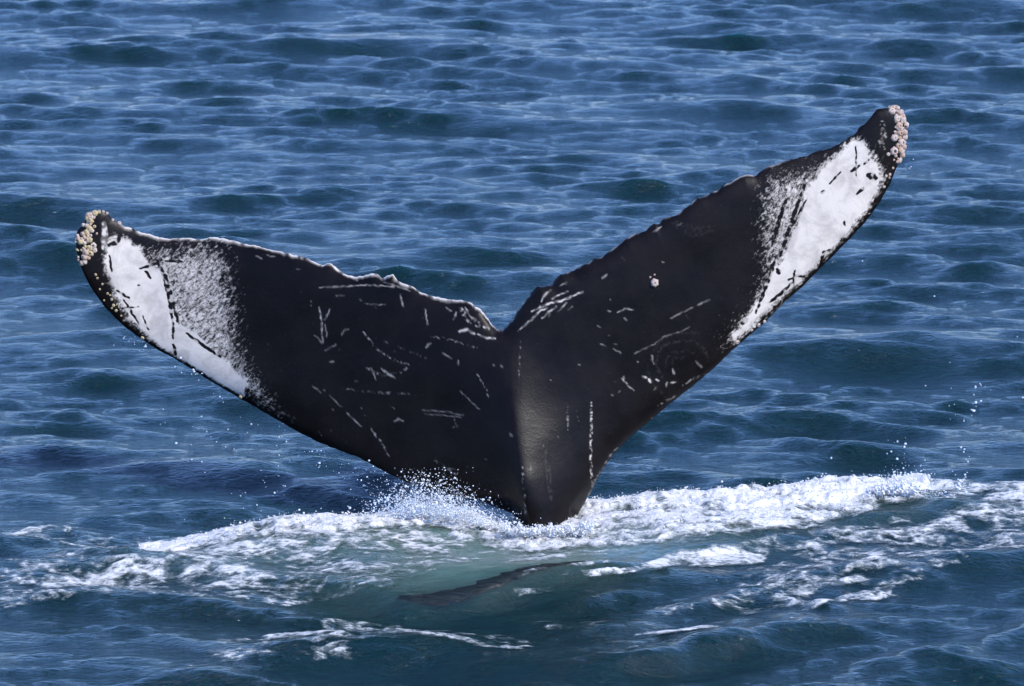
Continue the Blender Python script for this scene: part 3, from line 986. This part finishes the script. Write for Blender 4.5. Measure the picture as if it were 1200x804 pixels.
for x, y, r, k in [(250, 118, 34, 2), (215, 150, 26, 1), (205, 190, 32, 2), (240, 150, 20, 1), (195, 270, 36, 2), (165, 300, 32, 2), (220, 285, 26, 1), (130, 315, 26, 0), (112, 388, 34, 2), (150, 400, 24, 1), (195, 372, 34, 2),
                   (235, 425, 34, 1), (205, 450, 28, 2), (160, 490, 34, 0), (150, 535, 32, 0), (210, 500, 30, 2), (250, 470, 28, 1), (120, 590, 30, 0), (150, 580, 26, 1), (90, 360, 26, 0), (185, 540, 24, 0), (330, 105, 16, 1),
                   (365, 120, 16, 1), (420, 182, 16, 1), (480, 215, 22, 1), (180, 130, 22, 0), (290, 105, 22, 2)]:
    a, b = zl(x, y)
    barnacle(a, b, r / 8.04, k, (-max(0, (112 - a) / 12.0) * 0.9, 0.25 if y < 200 else 0.0))
for x, y, r in [(112, 322, 2.0), (114, 326, 1.7), (120, 333, 1.5), (117, 339, 1.4), (126, 344, 1.8), (131, 351, 1.8), (129, 346, 1.4), (133, 358, 2.2), (136, 364, 2.0), (131, 361, 1.5), (139, 357, 1.4), (122, 352, 1.3), (142, 370, 1.4),
                (167, 396, 2.6), (282, 465, 2.6), (864, 401, 3), (889, 381, 2.6), (881, 387, 2), (896, 377, 2), (1012, 252, 1.6), (1022, 236, 1.8), (1036, 219, 2)]:
    barnacle(x, y, r, 2 if x < 500 else 1)
for k in range(70):
    a, b = zl(*((lambda t: (np.interp(t, [0, .3, .5, 1], [240, 190, 160, 150]) + random.gauss(0, 38), 110 + 480 * t))(random.random())))
    barnacle(a, b, random.uniform(1.4, 2.8), random.choice((2, 2, 1, 0)), (-max(0, (112 - a) / 12.0) * 0.9, 0))
for k in range(60):
    a, b = zr(610 + random.gauss(0, 36), random.uniform(120, 640))
    barnacle(a, b, random.uniform(1.3, 2.6), random.choice((0, 1, 1)), (max(0, (a - 1050) / 12.0) * 0.9, 0))
barnacle(767, 331.5, 5.2, 1, sink=-0.05)
barnacle(762, 325, 1.6, 0)
barnacle(767, 322, 1.4, 0)

# ------------------------------------------------------------------ drops and spray
t_ = (1 + 5 ** 0.5) / 2
ICO = np.array([(-1, t_, 0), (1, t_, 0), (-1, -t_, 0), (1, -t_, 0), (0, -1, t_), (0, 1, t_), (0, -1, -t_), (0, 1, -t_), (t_, 0, -1), (t_, 0, 1), (-t_, 0, -1), (-t_, 0, 1)]) / math.hypot(1, t_)
ICF = np.array([(0, 11, 5), (0, 5, 1), (0, 1, 7), (0, 7, 10), (0, 10, 11), (1, 5, 9), (5, 11, 4), (11, 10, 2), (10, 7, 6), (7, 1, 8), (3, 9, 4), (3, 4, 2), (3, 2, 6), (3, 6, 8), (3, 8, 9), (4, 9, 5), (2, 4, 11), (6, 2, 10), (8, 6, 7), (9, 8, 1)])


def drops(name, pos, rad, mat, label, stretch=None):
    pos = np.asarray(pos); rad = np.asarray(rad)
    sc = rad[:, None] * np.ones(3)
    sc = sc * rng.uniform(0.7, 1.35, sc.shape)
    if stretch is not None: sc = sc * stretch
    v = pos[:, None, :] + ICO[None] * sc[:, None, :]
    f = ICF[None] + 12 * np.arange(len(pos))[:, None, None]
    o = mesh_object(name, v.reshape(-1, 3), f.reshape(-1, 3), mat)
    if label: tag(o, label, 'spray', None, 'stuff')
    return o


# burst of spray where the left lobe leaves the water
n = 11000
bx = rng.normal(505, 48, n)
by0 = np.interp(bx, [380, 440, 480, 520, 560, 600, 640], [612, 602, 590, 590, 598, 608, 614])
up = rng.exponential(11, n) * np.interp(bx, [380, 440, 490, 560, 620], [0.3, 0.8, 1.2, 0.8, 0.4])
byy = by0 + 16 - up + rng.normal(0, 2.5, n)
dep = rng.uniform(-0.35, -0.02, n) + np.interp(bx, [380, 600], [0.25, -0.05])
P = on_depth(bx, byy, dep)
R = 0.0010 + rng.exponential(0.0012, n)
k = (bx < 640) & (byy > 548)
drops('splash', P[k], np.clip(R[k], 0, 0.008), MS, 'burst of white spray where the left fluke lobe leaves the foam')

# spray over the right foam crest
n = 2600
bx = rng.normal(1062, 34, n)
byy = 585 - rng.exponential(8, n) * np.exp(-((bx - 1060) / 40) ** 2) * 1.3 + rng.normal(0, 4, n)
P = on_depth(bx, byy, rng.uniform(0.2, 0.75, n))
drops('splash', P, np.clip(0.001 + rng.exponential(0.0012, n), 0, .006), MS, 'small jagged splash on the foam crest to the right of the tail')

# water running off the left lobe
pts, rr = [], []
for x, y, m, sx, sy in [(150, 398, 16, 10, 4), (168, 405, 22, 6, 5), (207, 428, 8, 5, 4), (226, 440, 16, 4, 8), (232, 436, 8, 4, 3), (262, 462, 8, 5, 5), (300, 490, 8, 6, 8), (330, 505, 14, 5, 9), (328, 535, 14, 5, 12),
                        (366, 528, 16, 7, 8), (372, 540, 12, 6, 8), (310, 563, 14, 4, 8), (323, 570, 10, 4, 10), (290, 580, 14, 14, 10), (250, 520, 16, 22, 16), (215, 512, 10, 14, 10), (262, 505, 10, 20, 8), (400, 545, 30, 24, 12),
                        (430, 560, 60, 20, 14), (225, 615, 22, 5, 8), (268, 617, 16, 5, 6), (287, 615, 14, 4, 7), (345, 590, 20, 30, 14), (445, 580, 90, 22, 12), (194, 478, 2, 3, 3), (180, 618, 3, 3, 2)]:
    for _ in range((m + 1) // 2):
        pts.append(on_depth(x + rng.normal() * sx, y + rng.normal() * sy, 0.15 + rng.uniform(-0.15, 0.25)))
        rr.append(np.clip(0.0012 + rng.exponential(0.0013), 0, 0.006))
drops('water_drops', np.array(pts), np.array(rr), MS, 'scattered drops falling from the left lobe of the tail')
pts, rr = [], []
for x, y, m, s in [(1146, 450, 3, 2), (1150, 442, 3, 8), (1143, 470, 5, 3), (1139, 480, 4, 4), (1128, 492, 3, 2), (1131, 526, 4, 3), (1134, 541, 4, 2), (1122, 480, 3, 5), (1067, 196, 3, 1), (1068, 186, 1, 1), (1130, 566, 14, 7), (1088, 566, 10, 8),
                   (1090, 380, 5, 60), (960, 570, 12, 14), (870, 580, 8, 3), (1145, 480, 6, 40), (750, 590, 4, 3)]:
    for _ in range(m):
        pts.append(on_depth(x + rng.normal() * s, y + rng.normal() * s, rng.uniform(0.0, 0.5)))
        rr.append(np.clip(0.0018 + rng.exponential(0.0016), 0, 0.008))
drops('water_drops', np.array(pts), np.array(rr), MS, 'few scattered drops in the air to the right of the tail')

# jagged fingers of water standing up from the foam, and froth lapping the stem
pts, rr = [], []
for (x0, y0), (x1, y1), w0 in [((1036, 578), (1033, 558), 4), ((1044, 578), (1040, 562), 4), ((1050, 577), (1047, 551), 5), ((1057, 577), (1061, 553), 5), ((1064, 577), (1074, 560), 5), ((1072, 577), (1082, 566), 4), ((1120, 572), (1132, 560), 3),
                               ((1030, 580), (1024, 568), 4), ((222, 634), (228, 608), 3), ((270, 632), (268, 611), 3), ((284, 632), (288, 606), 3), ((292, 630), (301, 617), 3), ((748, 604), (750, 586), 3), ((872, 590), (870, 577), 5),
                               ((612, 626), (608, 611), 4), ((627, 627), (629, 614), 5), ((646, 628), (641, 619), 4), ((682, 620), (688, 609), 4), ((598, 624), (589, 612), 4)]:
    dep_ = -0.42 if 590 < x0 < 690 else 0.25
    for q in np.linspace(0, 1, 34):
        q = q ** 0.8
        pts.append(on_depth(x0 + (x1 - x0) * q ** 1.3 + rng.normal() * w0 * 0.45 * (1.1 - q), y0 + (y1 - y0) * q + rng.normal() * 1.2, dep_ + rng.normal() * 0.03))
        rr.append((0.0075 * (1 - q) + 0.0022) * rng.uniform(0.6, 1.1))
n = 4500
bx = rng.uniform(592, 696, n)
byy = 624 + rng.normal(0, 3.0, n) - 9 * np.abs(noise(bx / 9.0, bx * 0 + .5, 500))
P = on_depth(bx, byy, -0.40 + rng.normal(0, 0.05, n))
drops('splash', np.concatenate([np.array(pts), P]), np.concatenate([rr, np.clip(0.0007 + rng.exponential(0.0013, n), 0, .007)]), MF2, 'white froth lapping the base of the tail and jagged water fingers along the foam')

# froth thrown up all over the thick foam: part of the foam
thick = np.where((du > 0.95) & (d0u > 0.85))[0]
pick = rng.choice(thick, 2600)
P = foam_v[pick] + np.stack([rng.normal(0, .006, 2600), rng.normal(0, .006, 2600), np.abs(rng.normal(0, .010, 2600)) ], -1)
fr = drops('froth', P, np.clip(0.001 + rng.exponential(0.0013, 2600), 0, .006), MF, None)
attr(fr, 'froth_amount', np.ones(len(P) * 12) * 1.2)
fr.parent = foam
fr['kind'] = 'stuff'
print('tris', 2 * len(F), 2 * len(WQ), 2 * len(Q))
